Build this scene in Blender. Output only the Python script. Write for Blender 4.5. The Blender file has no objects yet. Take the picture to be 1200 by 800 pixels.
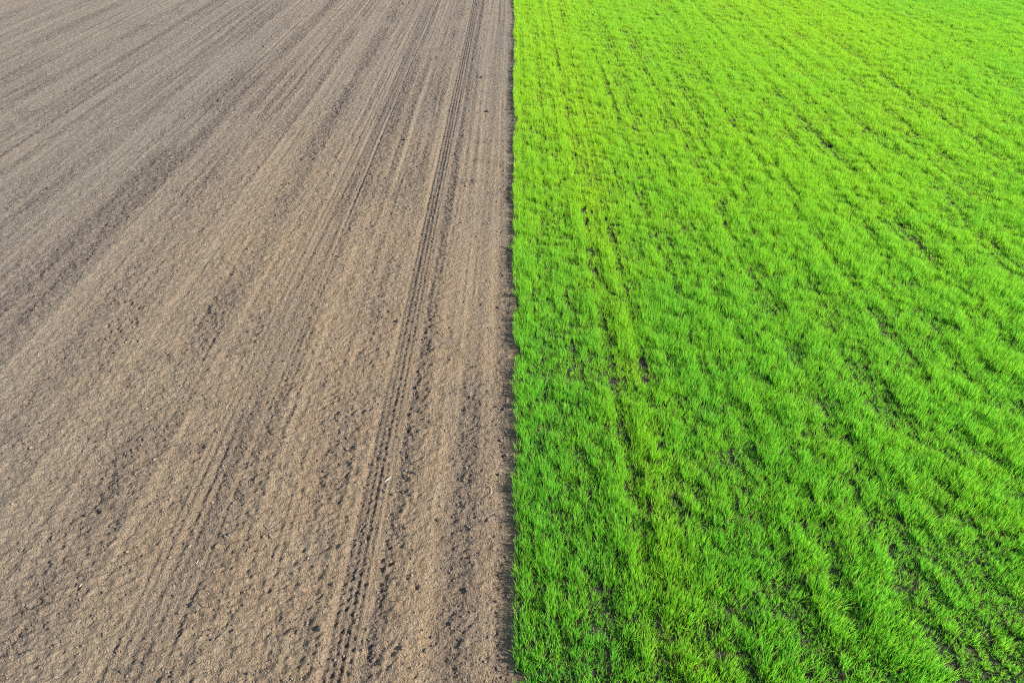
import bpy, math, random
import numpy as np
from mathutils import Vector

random.seed(5)
RNG = np.random.default_rng(11)
R = math.radians
scene = bpy.context.scene

# ------------------------------------------------------------------ camera
H = 7.0
cam_d = bpy.data.cameras.new("camera")
cam_d.sensor_width = 36.0
cam_d.lens = 24.0
cam_d.clip_start = 0.1
cam_d.clip_end = 6000.0
cam = bpy.data.objects.new("camera", cam_d)
scene.collection.objects.link(cam)
cam.location = (0.0, 0.0, H)
cam.rotation_euler = (R(90 - 37.6), 0.0, 0.003)
scene.camera = cam

# ------------------------------------------------------------------ light
SUN_EL, SUN_AZ = R(31), R(102)        # azimuth clockwise from +Y
world = bpy.data.worlds.new("World")
scene.world = world
world.use_nodes = True
wn = world.node_tree
wn.nodes.clear()
sky = wn.nodes.new("ShaderNodeTexSky")
sky.sky_type = 'NISHITA'
sky.sun_disc = False
sky.sun_elevation = SUN_EL
sky.sun_rotation = SUN_AZ
bg = wn.nodes.new("ShaderNodeBackground")
bg.inputs[1].default_value = 0.115
wo = wn.nodes.new("ShaderNodeOutputWorld")
wn.links.new(sky.outputs[0], bg.inputs[0])
wn.links.new(bg.outputs[0], wo.inputs[0])

sun_d = bpy.data.lights.new("sun", 'SUN')
sun_d.energy = 5.0
sun_d.angle = R(0.53)
sun_d.color = (1.0, 0.95, 0.88)
sun = bpy.data.objects.new("sun", sun_d)
scene.collection.objects.link(sun)
sd = Vector((math.cos(SUN_EL) * math.sin(SUN_AZ), math.cos(SUN_EL) * math.cos(SUN_AZ), math.sin(SUN_EL)))
sun.rotation_euler = sd.to_track_quat('Z', 'Y').to_euler()
sun.location = (30, 10, 30)

scene.render.engine = 'CYCLES'
scene.view_settings.view_transform = 'Standard'
scene.view_settings.look = 'None'
scene.view_settings.exposure = 0.82
scene.view_settings.gamma = 1.0
scene.view_settings.use_curve_mapping = False
scene.cycles.max_bounces = 6
scene.cycles.use_denoising = False
scene.cycles.pixel_filter_type = 'BLACKMAN_HARRIS'
scene.cycles.filter_width = 1.0

# ------------------------------------------------------------------ noise
TAB = np.random.default_rng(3).random((16, 512, 512)).astype(np.float32)


def noise(x, y, seed=0, rot=0.0):
    """smooth value noise, lattice of 1 unit, range 0..1"""
    c, s = math.cos(rot), math.sin(rot)
    u = c * x - s * y + seed * 17.3
    v = s * x + c * y + seed * 9.1
    iu = np.floor(u).astype(np.int64)
    iv = np.floor(v).astype(np.int64)
    fu = (u - iu).astype(np.float32)
    fv = (v - iv).astype(np.float32)
    fu = fu * fu * (3 - 2 * fu)
    fv = fv * fv * (3 - 2 * fv)
    T = TAB[seed % 16]
    i0, i1, j0, j1 = iu & 511, (iu + 1) & 511, iv & 511, (iv + 1) & 511
    return (T[i0, j0] * (1 - fu) + T[i1, j0] * fu) * (1 - fv) + (T[i0, j1] * (1 - fu) + T[i1, j1] * fu) * fv


def gau(x, c, w):
    return np.exp(-((x - c) / w) ** 2)


def sstep(a, b, x):
    t = np.clip((x - a) / (b - a), 0, 1)
    return t * t * (3 - 2 * t)


# ------------------------------------------------------------------ field layout (metres; x<0 bare soil, x>0 green crop)
def wander(y):
    return 0.10 * (noise(y / 7.0, y * 0, 2) - 0.5)


def moist(x, y):
    """0..1: where the soil is freshly turned, darker and lumpier"""
    xs = x + 0.5 * wander(y)
    m = np.zeros_like(x)
    for c, w, a, k in ((-8.6, .26, .9, 0), (-15.45, .34, .8, 1), (-14.2, .26, .75, 2), (-12.65, .12, .6, 3),
                       (-10.95, .22, .65, 4), (-16.9, .10, .6, 5), (-2.42, .28, .60, 6), (-5.3, .32, .75, 7),
                       (-6.6, .2, .4, 8), (-0.55, .06, .40, 9), (-0.14, .11, .75, 10), (-1.50, .085, 1.0, 11), (-1.83, .125, .85, 13),
                       (-3.55, .09, .6, 12), (-4.22, .045, .75, 13), (-3.93, .20, .72, 14), (-4.7, .05, .4, 0), (-18.6, .3, .7, 1), (-20.3, .25, .6, 2),
                       (-22.4, .35, .6, 3), (-7.4, .16, .4, 4), (-9.7, .15, .45, 5), (-11.8, .15, .4, 6), (-3.02, .1, .35, 7)):
        lo = .8 if -2.0 < c < -1.4 else (.6 if c in (-8.6, -3.55, -4.22, -3.93) else .3)
        brk = sstep(.30, .62, .65 * noise(x * 0 + xs / 1.3, y / 1.9, k) + .35 * noise(xs / .3, y / .5, k + 3))
        m = np.maximum(m, a * gau(xs, c, w) * (lo + (1 - lo) * brk))
    st = noise(xs / .30, y / 14.0, 5) * .5 + noise(xs / .11, y / 9.0, 6) * .5
    m = np.maximum(m, .7 * sstep(.50, .80, st) * (.35 + .65 * sstep(.25, .6, noise(xs / 2.3, y / 3.1, 9))))
    blotch = noise(x / .55, y / .42, 4, .3) * .6 + noise(x / .2, y / .16, 8, .8) * .4
    m = np.maximum(m, .4 * sstep(.56, .78, blotch) * sstep(.35, .7, noise(x / 3., y / 4., 10)))
    return np.clip(m, 0, 1)


PITS = []                                  # x, y, half length, half width, angle, depth
for k in range(290):                       # tyre lug prints, staggered columns of short slanted bars
    yy = 2.0 + k * 0.125
    d = .75 + .25 * float(sstep(.25, .6, noise(np.array([yy / 1.1]), np.array([.3]), 4))[0])
    for cx, off, sg, dd in ((-1.935, .03, 1, .8), (-1.865, .085, 1, 1.0), (-1.785, .045, -1, 1.0), (-1.715, .0, -1, .8)):
        if random.random() < .12:
            continue
        PITS.append((cx + random.gauss(0, .009), yy + off + random.gauss(0, .011), random.uniform(.026, .040), random.uniform(.016, .023),
                     sg * random.uniform(.3, 1.1), d * dd * random.uniform(.013, .025)))
for k in range(330):                       # fainter second wheel track
    yy = 2.0 + k * 0.15
    d = .3 + .7 * float(sstep(.3, .65, noise(np.array([yy / 1.6]), np.array([.7]), 7))[0])
    for cx, sg in ((-4.08, 1), (-3.97, 1), (-3.86, -1), (-3.74, -1)):
        PITS.append((cx + random.gauss(0, .014), yy + random.gauss(0, .025), .036, .018, sg * random.uniform(.4, 1.), d * random.uniform(.016, .030)))
for k in range(15):                        # hoof marks
    PITS.append((-6.6 + random.gauss(0, .5), 9.9 - .2 * k / 3 + random.gauss(0, .25), .045, .035, random.uniform(0, 3), .03))
for k in range(1100):                      # loose pits near the crop edge and elsewhere
    if random.random() < .20:
        x_, y_ = random.gauss(-.22, .12), random.uniform(2.5, 26)
    else:
        x_, y_ = -random.uniform(.5, 12), random.uniform(2.5, 17)
    a_ = random.choice((.012, .014, .016, .019, .023)) * random.uniform(.85, 1.2)
    PITS.append((x_, y_, a_ * random.uniform(1, 1.8), a_, random.gauss(0, .5), random.uniform(.5, 1.0) * a_))


def height(x, y, m):
    xs = x + wander(y)
    soil = sstep(.15, 0, x)
    h = .030 * (noise(x / 1.9, y / 3.2, 0, .4) - .5)
    # drill and harrow lines along the field
    h += soil * (.020 * (noise(xs / .23, y / 11., 1) - .5) + .020 * (noise(xs / .11, y / 6., 2) - .5) + .012 * (noise(xs / .055, y / 3., 12) - .5))
    # lumps, a little longer across the rows
    bed = sstep(-2.02, -1.97, x) * sstep(-1.34, -1.46, x)
    bed2 = sstep(-4.28, -4.22, xs) * sstep(-3.58, -3.64, xs)
    pr = 1 - .62 * np.maximum(bed * sstep(-1.52, -1.60, x), .8 * bed2)          # the wheels pressed the lumps flat
    h -= soil * (1 - pr) * .5 * (.020 * (noise(xs / .23, y / 11., 1) - .5) + .020 * (noise(xs / .11, y / 6., 2) - .5))
    a = (.70 + .9 * m) * pr * (1 - .30 * sstep(-1.3, -.9, x))
    h += a * .030 * (noise(x / .13, y / .065, 3, .12) - .5)
    h += a * .030 * (noise(x / .070, y / .040, 4, .2) - .5)
    h += a * .026 * (noise(x / .036, y / .028, 5, .5) - .5)
    # wheel track bed
    h -= .012 * bed
    h += bed * sstep(-1.60, -1.66, x) * .005 * np.cos((x + 1.83) * 2 * math.pi / .085) + .006 * gau(x, -1.60, .03)
    h += .005 * gau(x, -1.63, .05)
    h -= .007 * gau(x, -1.50, .06)
    h += .004 * gau(x, -2.05, .03)
    h -= .015 * bed2
    w2 = sstep(-4.30, -4.2, xs) * sstep(-3.52, -3.6, xs)
    h += w2 * .005 * np.cos((xs + 4.2) * 2 * math.pi / .12) * (.4 + noise(x * 0, y / 2.1, 6)) + w2 * .024 * (noise(xs / .055, y / 3.0, 9) - .5) * (.3 + noise(x * 0, y / 1.3, 4))
    # furrow along the crop edge
    h -= .018 * gau(x, -.10, .09)
    return h


def axis(knots):
    out = [knots[0][0]]
    for (a, s0), (b, s1) in zip(knots[:-1], knots[1:]):
        p = a
        while True:
            t = (p - a) / (b - a)
            p += s0 + (s1 - s0) * t if s1 < 10 * s0 else max(s0, abs(p - a) * .35 + s0)
            if p >= b - s1 * .3 if s1 < 10 * s0 else p >= b:
                break
            out.append(p)
        out.append(b)
    return out


left = axis([(0.0, .015), (7.0, .017), (14, .030), (28, .05), (40, .25), (2500, 300)])
right = axis([(0.0, .02), (.4, .05), (14, .08), (40, .3), (2500, 300)])
gx = np.array(sorted(set([-v for v in left] + right)))
fwd = axis([(2.2, .015), (7.0, .018), (16, .032), (38, .055), (60, .4), (2500, 300)])
bwd = axis([(0.0, .08), (6, .3), (2500, 300)])
gy = np.array(sorted(set([2.2 - v for v in bwd] + fwd)))
print("ground grid", len(gx), len(gy))
GX, GY = np.meshgrid(gx, gy)
M = moist(GX, GY)
GZ = height(GX, GY, M)
PIT = np.zeros_like(GX)
for px, py, pa, pb, pang, pd in PITS:
    pr = max(pa, pb) * 2.4
    i0, i1 = np.searchsorted(gx, (px - pr, px + pr))
    j0, j1 = np.searchsorted(gy, (py - pr, py + pr))
    if i1 <= i0 or j1 <= j0:
        continue
    dx = gx[None, i0:i1] - px
    dy = gy[j0:j1, None] - py
    u = (dx * math.cos(pang) + dy * math.sin(pang)) / pa
    v = (-dx * math.sin(pang) + dy * math.cos(pang)) / pb
    q = u * u + v * v
    g = np.exp(-q * q)
    GZ[j0:j1, i0:i1] += -pd * g + .35 * pd * np.exp(-((np.sqrt(q) - 1.5) / .4) ** 2)      # hollow with a pushed-up rim
    PIT[j0:j1, i0:i1] = np.maximum(PIT[j0:j1, i0:i1], g)
far = sstep(60, 90, np.hypot(GX, GY))
GZ *= 1 - far
GZ = GZ - .0


def ground_z(x, y):
    i = np.clip(np.searchsorted(gx, x), 1, len(gx) - 1)
    j = np.clip(np.searchsorted(gy, y), 1, len(gy) - 1)
    tx = np.clip((x - gx[i - 1]) / (gx[i] - gx[i - 1]), 0, 1)
    ty = np.clip((y - gy[j - 1]) / (gy[j] - gy[j - 1]), 0, 1)
    return (GZ[j - 1, i - 1] * (1 - tx) + GZ[j - 1, i] * tx) * (1 - ty) + (GZ[j, i - 1] * (1 - tx) + GZ[j, i] * tx) * ty


# ------------------------------------------------------------------ materials
def new_mat(name):
    m = bpy.data.materials.new(name)
    m.use_nodes = True
    m.node_tree.nodes.clear()
    return m, m.node_tree


class NT:
    def __init__(s, nt):
        s.nt = nt

    def n(s, t, **kw):
        d = s.nt.nodes.new(t)
        for k, v in kw.items():
            setattr(d, k, v)
        return d

    def l(s, a, b):
        s.nt.links.new(a, b)

    def math(s, op, a, b=None, clamp=False):
        d = s.n("ShaderNodeMath", operation=op, use_clamp=clamp)
        for i, v in enumerate((a, b)):
            if v is None:
                continue
            if isinstance(v, (int, float)):
                d.inputs[i].default_value = v
            else:
                s.l(v, d.inputs[i])
        return d.outputs[0]

    def mix(s, f, a, b, mode='MIX'):
        d = s.n("ShaderNodeMix", data_type='RGBA', blend_type=mode)
        for i, v in ((0, f), (6, a), (7, b)):
            if isinstance(v, (int, float)):
                d.inputs[i].default_value = v
            elif isinstance(v, tuple):
                d.inputs[i].default_value = (*v, 1)
            else:
                s.l(v, d.inputs[i])
        return d.outputs[2]

    def ramp(s, v, a, b, lo=0.0, hi=1.0):
        d = s.n("ShaderNodeMapRange", interpolation_type='SMOOTHSTEP')
        s.l(v, d.inputs[0])
        for i, q in ((1, a), (2, b), (3, lo), (4, hi)):
            d.inputs[i].default_value = q
        return d.outputs[0]

    def noise(s, vec, scale, detail=3, rough=.6):
        d = s.n("ShaderNodeTexNoise")
        d.inputs["Scale"].default_value = scale
        d.inputs["Detail"].default_value = detail
        d.inputs["Roughness"].default_value = rough
        s.l(vec, d.inputs["Vector"])
        return d.outputs[0]


def soil_material():
    m, nt = new_mat("dry_tilled_soil")
    t = NT(nt)
    geo = t.n("ShaderNodeNewGeometry")
    P = geo.outputs["Position"]
    at = t.n("ShaderNodeAttribute", attribute_name="moist")
    pit = t.n("ShaderNodeAttribute", attribute_name="pit")
    mo = at.outputs["Fac"]
    big = t.noise(P, .13, 2)
    mid = t.noise(P, 1.7, 3)
    fine = t.noise(P, 22, 4, .7)
    grain = t.noise(P, 46, 3, .65)
    col = t.mix(t.ramp(big, .35, .65), (.325, .228, .134), (.285, .212, .134))
    col = t.mix(t.ramp(mid, .35, .7, 0, .5), col, (.325, .250, .170))
    # colder grey far to the left and far ahead, warm sandy in the middle
    sx = t.n("ShaderNodeSeparateXYZ")
    t.l(P, sx.inputs[0])
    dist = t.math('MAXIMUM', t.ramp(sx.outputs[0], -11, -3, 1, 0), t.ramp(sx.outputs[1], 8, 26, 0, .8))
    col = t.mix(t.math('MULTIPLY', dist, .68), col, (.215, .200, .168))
    # darker, moister turned crumbs
    crumb = t.ramp(fine, .40, .62)
    f = t.math('MULTIPLY', mo, t.math('ADD', t.math('MULTIPLY', crumb, .65), .40), True)
    col = t.mix(f, col, (.085, .072, .066))
    sp = t.ramp(grain, .55, .66, 0, .72)
    col = t.mix(sp, col, (.12, .095, .075))
    lt = t.ramp(t.noise(P, 50, 2, .6), .58, .70, 0, .5)
    col = t.mix(lt, col, (.50, .41, .30))
    col = t.mix(t.math('MULTIPLY', pit.outputs["Fac"], .22), col, (.10, .08, .068))
    # soil between the plants: damp, with the canopy's shade darkened into its colour
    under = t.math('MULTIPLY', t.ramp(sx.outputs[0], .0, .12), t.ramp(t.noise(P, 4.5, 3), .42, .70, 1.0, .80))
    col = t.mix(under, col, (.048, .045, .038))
    # far away on the crop side the ground is overgrown
    fy = t.math('MAXIMUM', t.ramp(sx.outputs[1], 56, 62), t.math('MAXIMUM', t.ramp(sx.outputs[0], 44, 50), t.ramp(sx.outputs[1], 1.2, .2)))
    gmask = t.math('MULTIPLY', fy, t.ramp(sx.outputs[0], 0, .1))
    col = t.mix(gmask, col, (.07, .20, .012))
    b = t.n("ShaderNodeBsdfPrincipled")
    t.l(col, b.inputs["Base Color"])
    b.inputs["Roughness"].default_value = .95
    b.inputs["Specular IOR Level"].default_value = .15
    hsum = t.math('ADD', t.math('MULTIPLY', fine, 1.0), t.math('MULTIPLY', grain, .8))
    bp = t.n("ShaderNodeBump")
    bp.inputs["Strength"].default_value = 1.0
    bp.inputs["Distance"].default_value = .05
    t.l(hsum, bp.inputs["Height"])
    t.l(bp.outputs[0], b.inputs["Normal"])
    o = t.n("ShaderNodeOutputMaterial")
    t.l(b.outputs[0], o.inputs[0])
    return m


def clod_material(name, dark, light):
    m, nt = new_mat(name)
    t = NT(nt)
    ia = t.n("ShaderNodeAttribute", attribute_name="tint", attribute_type='INSTANCER')
    tc = t.n("ShaderNodeTexCoord")
    nz = t.noise(tc.outputs["Object"], 1.2 if name == "soil_crumb" else 38, 3, .65)
    col = t.mix(ia.outputs["Fac"], dark, light)
    col = t.mix(t.ramp(nz, .35, .7, 0, .5), col, (.24, .19, .14))
    b = t.n("ShaderNodeBsdfPrincipled")
    t.l(col, b.inputs["Base Color"])
    b.inputs["Roughness"].default_value = .95
    b.inputs["Specular IOR Level"].default_value = .15
    o = t.n("ShaderNodeOutputMaterial")
    t.l(b.outputs[0], o.inputs[0])
    return m


def leaf_material():
    m, nt = new_mat("young_wheat_leaf")
    t = NT(nt)
    al = t.n("ShaderNodeAttribute", attribute_name="along").outputs["Fac"]
    rn = t.n("ShaderNodeAttribute", attribute_name="rnd").outputs["Fac"]
    ti = t.n("ShaderNodeAttribute", attribute_name="tint", attribute_type='INSTANCER').outputs["Fac"]
    k = t.math('ADD', t.math('MULTIPLY', rn, .35), t.math('MULTIPLY', ti, .75), True)
    base = t.mix(k, (.050, .365, .062), (.455, .545, .006))
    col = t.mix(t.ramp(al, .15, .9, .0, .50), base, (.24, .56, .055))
    col = t.mix(t.ramp(al, .35, .0, 0, .8), col, (.06, .15, .03))          # darker towards the stem base
    old = t.ramp(rn, .965, .975)
    col = t.mix(old, col, (.42, .34, .12))                              # a few dry yellow leaves
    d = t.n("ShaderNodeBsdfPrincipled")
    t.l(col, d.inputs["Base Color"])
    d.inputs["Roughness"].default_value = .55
    d.inputs["Specular IOR Level"].default_value = .4
    tr = t.n("ShaderNodeBsdfTranslucent")
    t.l(t.mix(.30, t.mix(1.0, col, (1.8, 1.8, 1.0), 'MULTIPLY'), (.24, .80, .05)), tr.inputs[0])
    mx = t.n("ShaderNodeMixShader")
    mx.inputs[0].default_value = .42
    t.l(d.outputs[0], mx.inputs[1])
    t.l(tr.outputs[0], mx.inputs[2])
    o = t.n("ShaderNodeOutputMaterial")
    t.l(mx.outputs[0], o.inputs[0])
    return m


def straw_material():
    m, nt = new_mat("bleached_straw")
    t = NT(nt)
    tc = t.n("ShaderNodeTexCoord")
    col = t.mix(t.noise(tc.outputs["Object"], 60, 3), (.62, .52, .33), (.86, .80, .62))
    b = t.n("ShaderNodeBsdfPrincipled")
    t.l(col, b.inputs["Base Color"])
    b.inputs["Roughness"].default_value = .5
    o = t.n("ShaderNodeOutputMaterial")
    t.l(b.outputs[0], o.inputs[0])
    return m


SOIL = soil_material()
CRUMB = clod_material("soil_crumb", (.080, .067, .060), (.30, .23, .165))
CLOD = clod_material("damp_clod", (.085, .070, .060), (.085, .070, .060))
LEAF = leaf_material()
STRAW = straw_material()


# ------------------------------------------------------------------ mesh helpers
def mesh_np(name, verts, faces4, mat, attrs=None, smooth=True, faces3=None):
    me = bpy.data.meshes.new(name)
    nv = len(verts)
    me.vertices.add(nv)
    me.vertices.foreach_set("co", np.ascontiguousarray(verts, dtype=np.float32).ravel())
    loops, starts = [], []
    off = 0
    for f, n in ((faces4, 4), (faces3, 3)):
        if f is None or len(f) == 0:
            continue
        loops.append(np.asarray(f, dtype=np.int32).ravel())
        starts.append(off + np.arange(len(f), dtype=np.int32) * n)
        off += len(f) * n
    loops = np.concatenate(loops)
    starts = np.concatenate(starts)
    me.loops.add(len(loops))
    me.loops.foreach_set("vertex_index", loops)
    me.polygons.add(len(starts))
    me.polygons.foreach_set("loop_start", starts)
    me.update(calc_edges=True)
    if smooth:
        me.polygons.foreach_set("use_smooth", np.ones(len(starts), dtype=bool))
    me.materials.append(mat)
    for k, (typ, arr) in (attrs or {}).items():
        a = me.attributes.new(k, typ, 'POINT')
        a.data.foreach_set("vector" if typ == 'FLOAT_VECTOR' else "value", np.ascontiguousarray(arr).ravel())
    me.validate()
    return me


def link(name, me, label=None, cat=None, kind=None, group=None, parent=None, loc=(0, 0, 0)):
    o = bpy.data.objects.new(name, me)
    scene.collection.objects.link(o)
    o.location = loc
    if parent:
        o.parent = parent
    for k, v in (("label", label), ("category", cat), ("kind", kind), ("group", group)):
        if v:
            o[k] = v
    return o


def scatter_object(name, protos, P, ROT, SCL, PICK, TINT, mat, smooth=True):
    """one object: a few source tufts plus loose points; geometry nodes set a tuft on every point"""
    vs, f4, f3, var, al, rn = [], [], [], [], [], []
    off = 0
    for k, (v, q, tr, a, r) in enumerate(protos):
        vs.append(v)
        if len(q):
            f4.append(np.asarray(q) + off)
        if len(tr):
            f3.append(np.asarray(tr) + off)
        var.append(np.full(len(v), k))
        al.append(a)
        rn.append(r)
        off += len(v)
    n = len(P)
    vs.append(P)
    zero = np.zeros(off, np.float32)
    z3 = np.zeros((off, 3), np.float32)
    attrs = {
        "variant": ('INT', np.concatenate(var + [np.full(n, -1)]).astype(np.int32)),
        "along": ('FLOAT', np.concatenate(al + [np.zeros(n)]).astype(np.float32)),
        "rnd": ('FLOAT', np.concatenate(rn + [np.zeros(n)]).astype(np.float32)),
        "tint": ('FLOAT', np.concatenate([zero, TINT]).astype(np.float32)),
        "turn": ('FLOAT_VECTOR', np.concatenate([z3, ROT]).astype(np.float32)),
        "size": ('FLOAT_VECTOR', np.concatenate([z3 + 1, SCL]).astype(np.float32)),
        "pick": ('INT', np.concatenate([zero, PICK]).astype(np.int32)),
    }
    me = bpy.data.meshes.new(name)
    V = np.concatenate(vs)
    me = mesh_np(name, V, np.concatenate(f4) if f4 else None, mat, attrs, smooth, np.concatenate(f3) if f3 else None)
    o = link(name, me)
    ng = bpy.data.node_groups.new(name + "_scatter", 'GeometryNodeTree')
    ng.interface.new_socket("Geometry", in_out='INPUT', socket_type='NodeSocketGeometry')
    ng.interface.new_socket("Geometry", in_out='OUTPUT', socket_type='NodeSocketGeometry')
    N, L = ng.nodes, ng.links
    gi, go = N.new("NodeGroupInput"), N.new("NodeGroupOutput")

    def attr(nm, typ):
        a = N.new("GeometryNodeInputNamedAttribute")
        a.data_type = typ
        a.inputs[0].default_value = nm
        return a.outputs[0]
    cmp_ = N.new("FunctionNodeCompare")
    cmp_.data_type = 'INT'
    cmp_.operation = 'LESS_THAN'
    va = attr("variant", 'INT')
    ins = [s for s in cmp_.inputs if s.type == 'INT']
    L.new(va, ins[0])
    ins[1].default_value = 0
    sep = N.new("GeometryNodeSeparateGeometry")
    sep.domain = 'POINT'
    L.new(gi.outputs[0], sep.inputs["Geometry"])
    L.new(cmp_.outputs[0], sep.inputs["Selection"])
    spl = N.new("GeometryNodeSplitToInstances")
    spl.domain = 'POINT'
    L.new(sep.outputs["Inverted"], spl.inputs["Geometry"])
    L.new(va, spl.inputs["Group ID"])
    iop = N.new("GeometryNodeInstanceOnPoints")
    L.new(sep.outputs["Selection"], iop.inputs["Points"])
    L.new(spl.outputs["Instances"], iop.inputs["Instance"])
    iop.inputs["Pick Instance"].default_value = True
    L.new(attr("pick", 'INT'), iop.inputs["Instance Index"])
    L.new(attr("turn", 'FLOAT_VECTOR'), iop.inputs["Rotation"])
    L.new(attr("size", 'FLOAT_VECTOR'), iop.inputs["Scale"])
    L.new(iop.outputs[0], go.inputs[0])
    md = o.modifiers.new("scatter", 'NODES')
    md.node_group = ng
    return o


# ------------------------------------------------------------------ ground: one sheet out to the horizon
nx, ny = len(gx), len(gy)
idx = np.arange(nx * ny, dtype=np.int32).reshape(ny, nx)
quads = np.stack([idx[:-1, :-1], idx[:-1, 1:], idx[1:, 1:], idx[1:, :-1]], -1).reshape(-1, 4)
V = np.stack([GX, GY, GZ], -1).reshape(-1, 3)
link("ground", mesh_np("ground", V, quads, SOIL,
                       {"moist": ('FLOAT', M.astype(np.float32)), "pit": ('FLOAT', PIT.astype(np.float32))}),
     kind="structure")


# ------------------------------------------------------------------ young wheat crop
def tuft(nb, rad, seed):
    rng = np.random.default_rng(seed)
    v, q, tr, al, rn = [], [], [], [], []
    for b in range(nb):
        a = rng.uniform(0, 2 * math.pi)
        r = rad * math.sqrt(rng.uniform(0, 1))
        bx, by = r * math.cos(a), r * math.sin(a)
        az = a + rng.normal(0, 1.0)
        L = rng.uniform(.11, .215)
        w = rng.uniform(.0045, .0070)
        lean = rng.uniform(.02, .30)
        curl = rng.uniform(.05, .45)
        dx, dy = math.cos(az), math.sin(az)
        tw = rng.uniform(-.9, .9)
        sx, sy = math.cos(az + math.pi / 2 + tw), math.sin(az + math.pi / 2 + tw)
        x = y_ = 0.0
        z = -.01
        o = len(v)
        rr = rng.uniform(0, 1)
        S = 4
        for s in range(S + 1):
            t = s / S
            wd = w * (1.0, 1.15, 1.0, .65, 0)[s]
            if s < S:
                v.append((bx + x - sx * wd / 2, by + y_ - sy * wd / 2, z))
                v.append((bx + x + sx * wd / 2, by + y_ + sy * wd / 2, z))
                al += [t, t]
                rn += [rr, rr]
            else:
                v.append((bx + x, by + y_, z))
                al.append(1)
                rn.append(rr)
            ang = lean + curl * t * t
            x += dx * math.sin(ang) * L / S
            y_ += dy * math.sin(ang) * L / S
            z += math.cos(ang) * L / S
        for s in range(S - 1):
            i = o + 2 * s
            q.append((i, i + 1, i + 3, i + 2))
        i = o + 2 * (S - 1)
        tr.append((i, i + 1, i + 2))
    return np.array(v), q, tr, np.array(al), np.array(rn)


def crop_field(x, y):
    """returns density 0..1 and vigour 0..1 of the crop"""
    c = .34 * noise(x / .27, y / .30, 1, .2) + .46 * noise(x / .12, y / .14, 7, .9) + .20 * noise(x / .9, y / 1.3, 11, .5)
    xs = x + .6 * wander(y)
    line = np.zeros_like(x)
    for cx, w, a in ((2.10, .085, 1.25), (1.56, .06, .7), (12.45, .10, 1.0), (12.75, .06, .5), (8.35, .08, .65), (9.85, .08, .65), (14.4, .09, .7), (3.06, .06, .55),
                     (3.72, .06, .45), (4.55, .08, .65), (5.05, .06, .4), (6.3, .07, .5), (7.2, .06, .4), (11.2, .06, .5), (16.2, .09, .7),
                     (18.1, .08, .6), (20.4, .09, .6), (22.6, .08, .6), (10.6, .07, .4)):
        line = np.maximum(line, min(a, 1.0) * (1 if a < 1.2 else .45 + .5 * gau(y, 11.5, 4.5)) * gau(xs, cx, w) * ((.25 if a < 1.2 else .5) + (.75 if a < 1.2 else .5) * sstep(.35, .6, noise(xs * .5, y / .55, 12))))
    stripes = .5 * noise(xs / .27, y / 9., 13) + .5 * noise(xs / .12, y / 6., 14)
    vig = sstep(.36, .62, c) * .66 + .34 * sstep(.30, .62, stripes)
    hole = sstep(.30, .16, .6 * noise(x / .24, y / .26, 15, .6) + .4 * noise(x / .11, y / .12, 5, .2))
    vig = vig * (1 - .92 * line) * (1 - .75 * hole)
    dens = sstep(-.26, .05, vig + .10) * (1 - .78 * line * sstep(.3, .6, noise(xs / .4, y / .5, 2)))
    return dens, vig, line


pts = []
row = .125
for lim0, lim1, step in ((.2, 18, .036), (18, 40, .050), (40, 60, .11)):
    xs_ = np.arange(-.08, 46, row)
    ys_ = np.arange(lim0, lim1, step)
    X, Y = np.meshgrid(xs_, ys_)
    pts.append(np.stack([X.ravel(), Y.ravel()], 1))
pts = np.concatenate(pts)
# keep what lies around the photographed part of the field (a wide wedge, some metres over on every side)
keep = pts[:, 0] < 6.5 + pts[:, 1] * .80
pts = pts[keep]
pts[:, 0] += RNG.normal(0, .024, len(pts))
pts[:, 1] += RNG.uniform(-.03, .03, len(pts))
edge = .035 + .03 * (noise(pts[:, 1] / .22, pts[:, 1] * 0, 6) - .5) + .10 * (noise(pts[:, 1] / .9, pts[:, 1] * 0, 8) - .5)
pts = pts[(pts[:, 0] > edge) | ((pts[:, 0] > edge - .09) & (RNG.random(len(pts)) < .03))]
dens, vig, line = crop_field(pts[:, 0], pts[:, 1])
nearedge = gau(pts[:, 0], 0.1, .14)
keep = RNG.random(len(pts)) < np.maximum(dens, .85 * nearedge)
pts, vig, line, nearedge = pts[keep], vig[keep], line[keep], nearedge[keep]
n = len(pts)
print("tufts", n)
vig = np.maximum(vig, (.48 + .60 * noise(pts[:, 1] / .35, pts[:, 1] * 0, 9)) * nearedge)
hs = (.33 + .74 * vig) * RNG.uniform(.85, 1.15, n)
P = np.stack([pts[:, 0], pts[:, 1], ground_z(pts[:, 0], pts[:, 1])], 1)
ROT = np.stack([RNG.normal(0, .10, n), RNG.normal(-.02, .10, n), RNG.uniform(0, 6.283, n)], 1)
SCL = np.stack([hs * .35 + .62, hs * .35 + .62, hs], 1)
region = noise(pts[:, 0] / 6., pts[:, 1] / 8., 3)
tint = .15 + .68 * sstep(5.5, 20, pts[:, 1]) * (1 - .55 * sstep(4, 14, pts[:, 0] - .25 * pts[:, 1])) + .35 * (region - .5) \
    + .30 * gau(pts[:, 0], 1.8, .5) + .25 * (noise(pts[:, 0] / .5, pts[:, 1] / .5, 14) - .5) + RNG.normal(0, .06, n)
crop = scatter_object("wheat_crop", [tuft(24, .052, 100 + k) for k in range(9)], P, ROT, SCL,
                      RNG.integers(0, 9, n), np.clip(tint, 0, 1), LEAF)
crop["label"] = "dense bright green young wheat covering the right half of the field"
crop["category"] = "crop"
crop["kind"] = "stuff"


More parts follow.
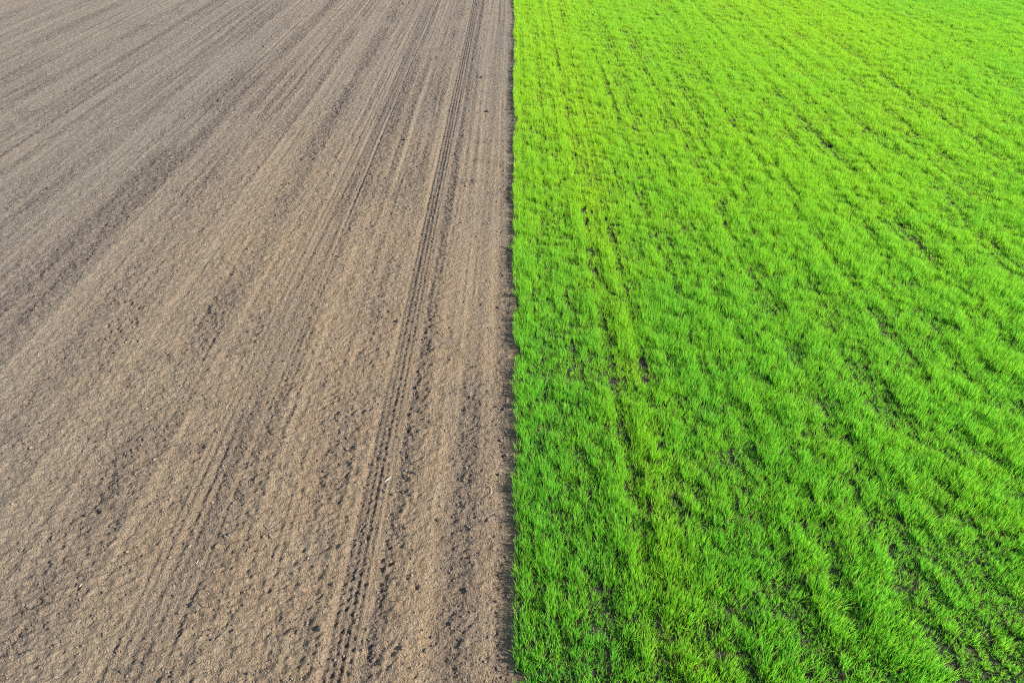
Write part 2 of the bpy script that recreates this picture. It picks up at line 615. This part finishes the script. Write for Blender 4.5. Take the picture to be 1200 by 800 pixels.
# ------------------------------------------------------------------ soil crumbs
def lump(seed, sub=1):
    import bmesh
    rng = np.random.default_rng(seed)
    bm = bmesh.new()
    bmesh.ops.create_icosphere(bm, subdivisions=sub, radius=.5)
    ax = rng.uniform(.75, 1.2, 3)
    ph = rng.uniform(0, 6, 6)
    v = []
    for w in bm.verts:
        c = w.co
        k = 1 + .16 * math.sin(5 * c.x + ph[0]) + .16 * math.sin(6 * c.y + ph[1]) + .13 * math.sin(7 * c.z + ph[2]) + rng.uniform(-.1, .1)
        v.append((c.x * ax[0] * k, c.y * ax[1] * k, c.z * .7 * k))
    tr = [[q.index for q in f.verts] for f in bm.faces]
    bm.free()
    v = np.array(v)
    return v, [], tr, np.zeros(len(v)), np.zeros(len(v))


cand = []
for y0, y1, dens_, in ((1.5, 8, 560), (8, 16, 270), (16, 40, 60)):
    x0 = -(8 + y1 * .80)
    k = int((y1 - y0) * -x0 * dens_)
    cx = RNG.uniform(x0, .05, k)
    cy = RNG.uniform(y0, y1, k)
    cand.append(np.stack([cx, cy], 1)[cx > -(8 + cy * .8)])
cand = np.concatenate(cand)
mm = moist(cand[:, 0], cand[:, 1])
keep = RNG.random(len(cand)) < .34 + .66 * mm
cand, mm = cand[keep], mm[keep]
n = len(cand)
print("crumbs", n)
sz = np.clip(RNG.lognormal(math.log(.0125), .45, n), .006, .045) * (1 + .35 * mm) * (1 + .5 * sstep(10, 30, cand[:, 1]))
P = np.stack([cand[:, 0], cand[:, 1], ground_z(cand[:, 0], cand[:, 1]) + sz * .12], 1)
ROT = np.stack([RNG.normal(0, .3, n), RNG.normal(0, .3, n), RNG.uniform(0, 6.283, n)], 1)
SCL = sz[:, None] * RNG.uniform(.8, 1.25, (n, 3))
crumbs = scatter_object("soil_crumbs", [lump(40 + k) for k in range(7)], P, ROT, SCL, RNG.integers(0, 7, n),
                        np.clip(RNG.uniform(-.3, 1.1, n) - .6 * mm, 0, 1), CRUMB, smooth=False)
crumbs["label"] = "small crumbs of earth strewn over the bare soil of the left half"
crumbs["category"] = "soil crumbs"
crumbs["kind"] = "stuff"


# ------------------------------------------------------------------ single things lying on the soil
def big_clod(x, y, size, seed, label):
    rng = np.random.default_rng(seed)
    v, _, tr, _, _ = lump(seed, 3)
    v = v * size
    # broken, angular faces
    for _ in range(7):
        nrm = rng.normal(0, 1, 3)
        nrm /= np.linalg.norm(nrm)
        d = v @ nrm
        lim = size * rng.uniform(.26, .40)
        over = d > lim
        v[over] -= np.outer((d[over] - lim) * .85, nrm)
    v += rng.normal(0, size * .012, v.shape)
    me = mesh_np("soil_clod", v, None, CLOD, None, False, tr)
    o = link("soil_clod", me, label, "soil clod", None, "dark soil clods", None,
             (x, y, float(ground_z(np.array([x]), np.array([y]))[0]) + size * .18))
    o.rotation_euler = (rng.uniform(-.2, .2), rng.uniform(-.2, .2), rng.uniform(0, 6))


for i, (x, y, sz_, lb) in enumerate((
        (-1.10, 23.56, .15, "farthest dark clod on the bare soil, between wheel track and crop"),
        (-.77, 20.31, .14, "second farthest dark clod, nearer the crop edge than the farthest one"),
        (-2.96, 18.07, .12, "dark clod far away between the two wheel tracks"),
        (-2.09, 3.96, .062, "dark clod left of the lugged wheel track at the bottom of the photo"),
        (-1.46, 3.63, .055, "dark clod in the dark rut of the wheel track, at the bottom edge"),
        (-1.17, 3.74, .055, "dark clod just right of the wheel track near the bottom edge"),
        (-.67, 4.01, .055, "dark clod midway between the wheel track and the crop edge, near the bottom"),
        (-.18, 6.78, .06, "dark clod close to the crop edge, the farthest of the three at the edge"),
        (-.19, 6.15, .05, "dark clod close to the crop edge, the middle one of the three at the edge"),
        (-.22, 5.49, .055, "dark clod close to the crop edge, the nearest of the three at the edge"),
        (-.94, 5.41, .055, "round dark clod midway between the wheel track and the crop, level with the pale straw"),
        (-2.54, 6.22, .06, "dark clod left of the lugged wheel track, level with the short pale straw"),
        (-5.93, 4.96, .065, "dark clod at the left border of the photo, alone on pale soil"),
        (-2.01, 9.67, .085, "wide dark clod on the left rim of the lugged track, halfway up the photo"))):
    big_clod(x, y, sz_, 700 + i, lb)


def straw(x, y, length, rad, ang, bend, label):
    """a hollow cut stalk: tapered tube, a node ring and a slight bend"""
    S, K = 12, 8
    v, q = [], []
    for s in range(S + 1):
        t = s / S
        r = rad * (1.0 - .35 * t) * (1.35 if s == 4 else 1.0)
        cx = (t - .5) * length
        cy = bend * length * (1 - (2 * t - 1) ** 2)
        for k in range(K):
            a = 2 * math.pi * k / K
            v.append((cx, cy + r * math.cos(a), r * math.sin(a) + rad + .010 * length / .15 * t))
    for s in range(S):
        for k in range(K):
            a, b = s * K + k, s * K + (k + 1) % K
            q.append((a, b, b + K, a + K))
    me = mesh_np("straw", np.array(v), q, STRAW, None, True, [(0, K - 1 - j, K - 2 - j) for j in range(K - 2)] + [(S * K, S * K + j + 1, S * K + j + 2) for j in range(K - 2)])
    yy = np.linspace(-.5, .5, 9) * length
    zz = ground_z(x + yy * math.cos(ang), y + yy * math.sin(ang)).max()
    o = link("straw", me, label, "straw", None, None, None, (x, y, float(zz) - .002))
    o.rotation_euler = (0, 0, ang)


straw(-1.67, 6.08, .115, .0060, R(46), .01, "short thick pale straw lying across the lugged wheel track")
straw(-.315, 5.90, .17, .0035, R(-70), .16, "thin curved straw on the bare soil close to the crop edge")
straw(-3.744, 4.804, .045, .004, R(80), .02, "tiny pale straw bit in the faint left wheel track near the bottom")
straw(-4.96, 4.484, .04, .0035, R(70), .02, "tiny pale straw bit left of both wheel tracks near the bottom left corner")
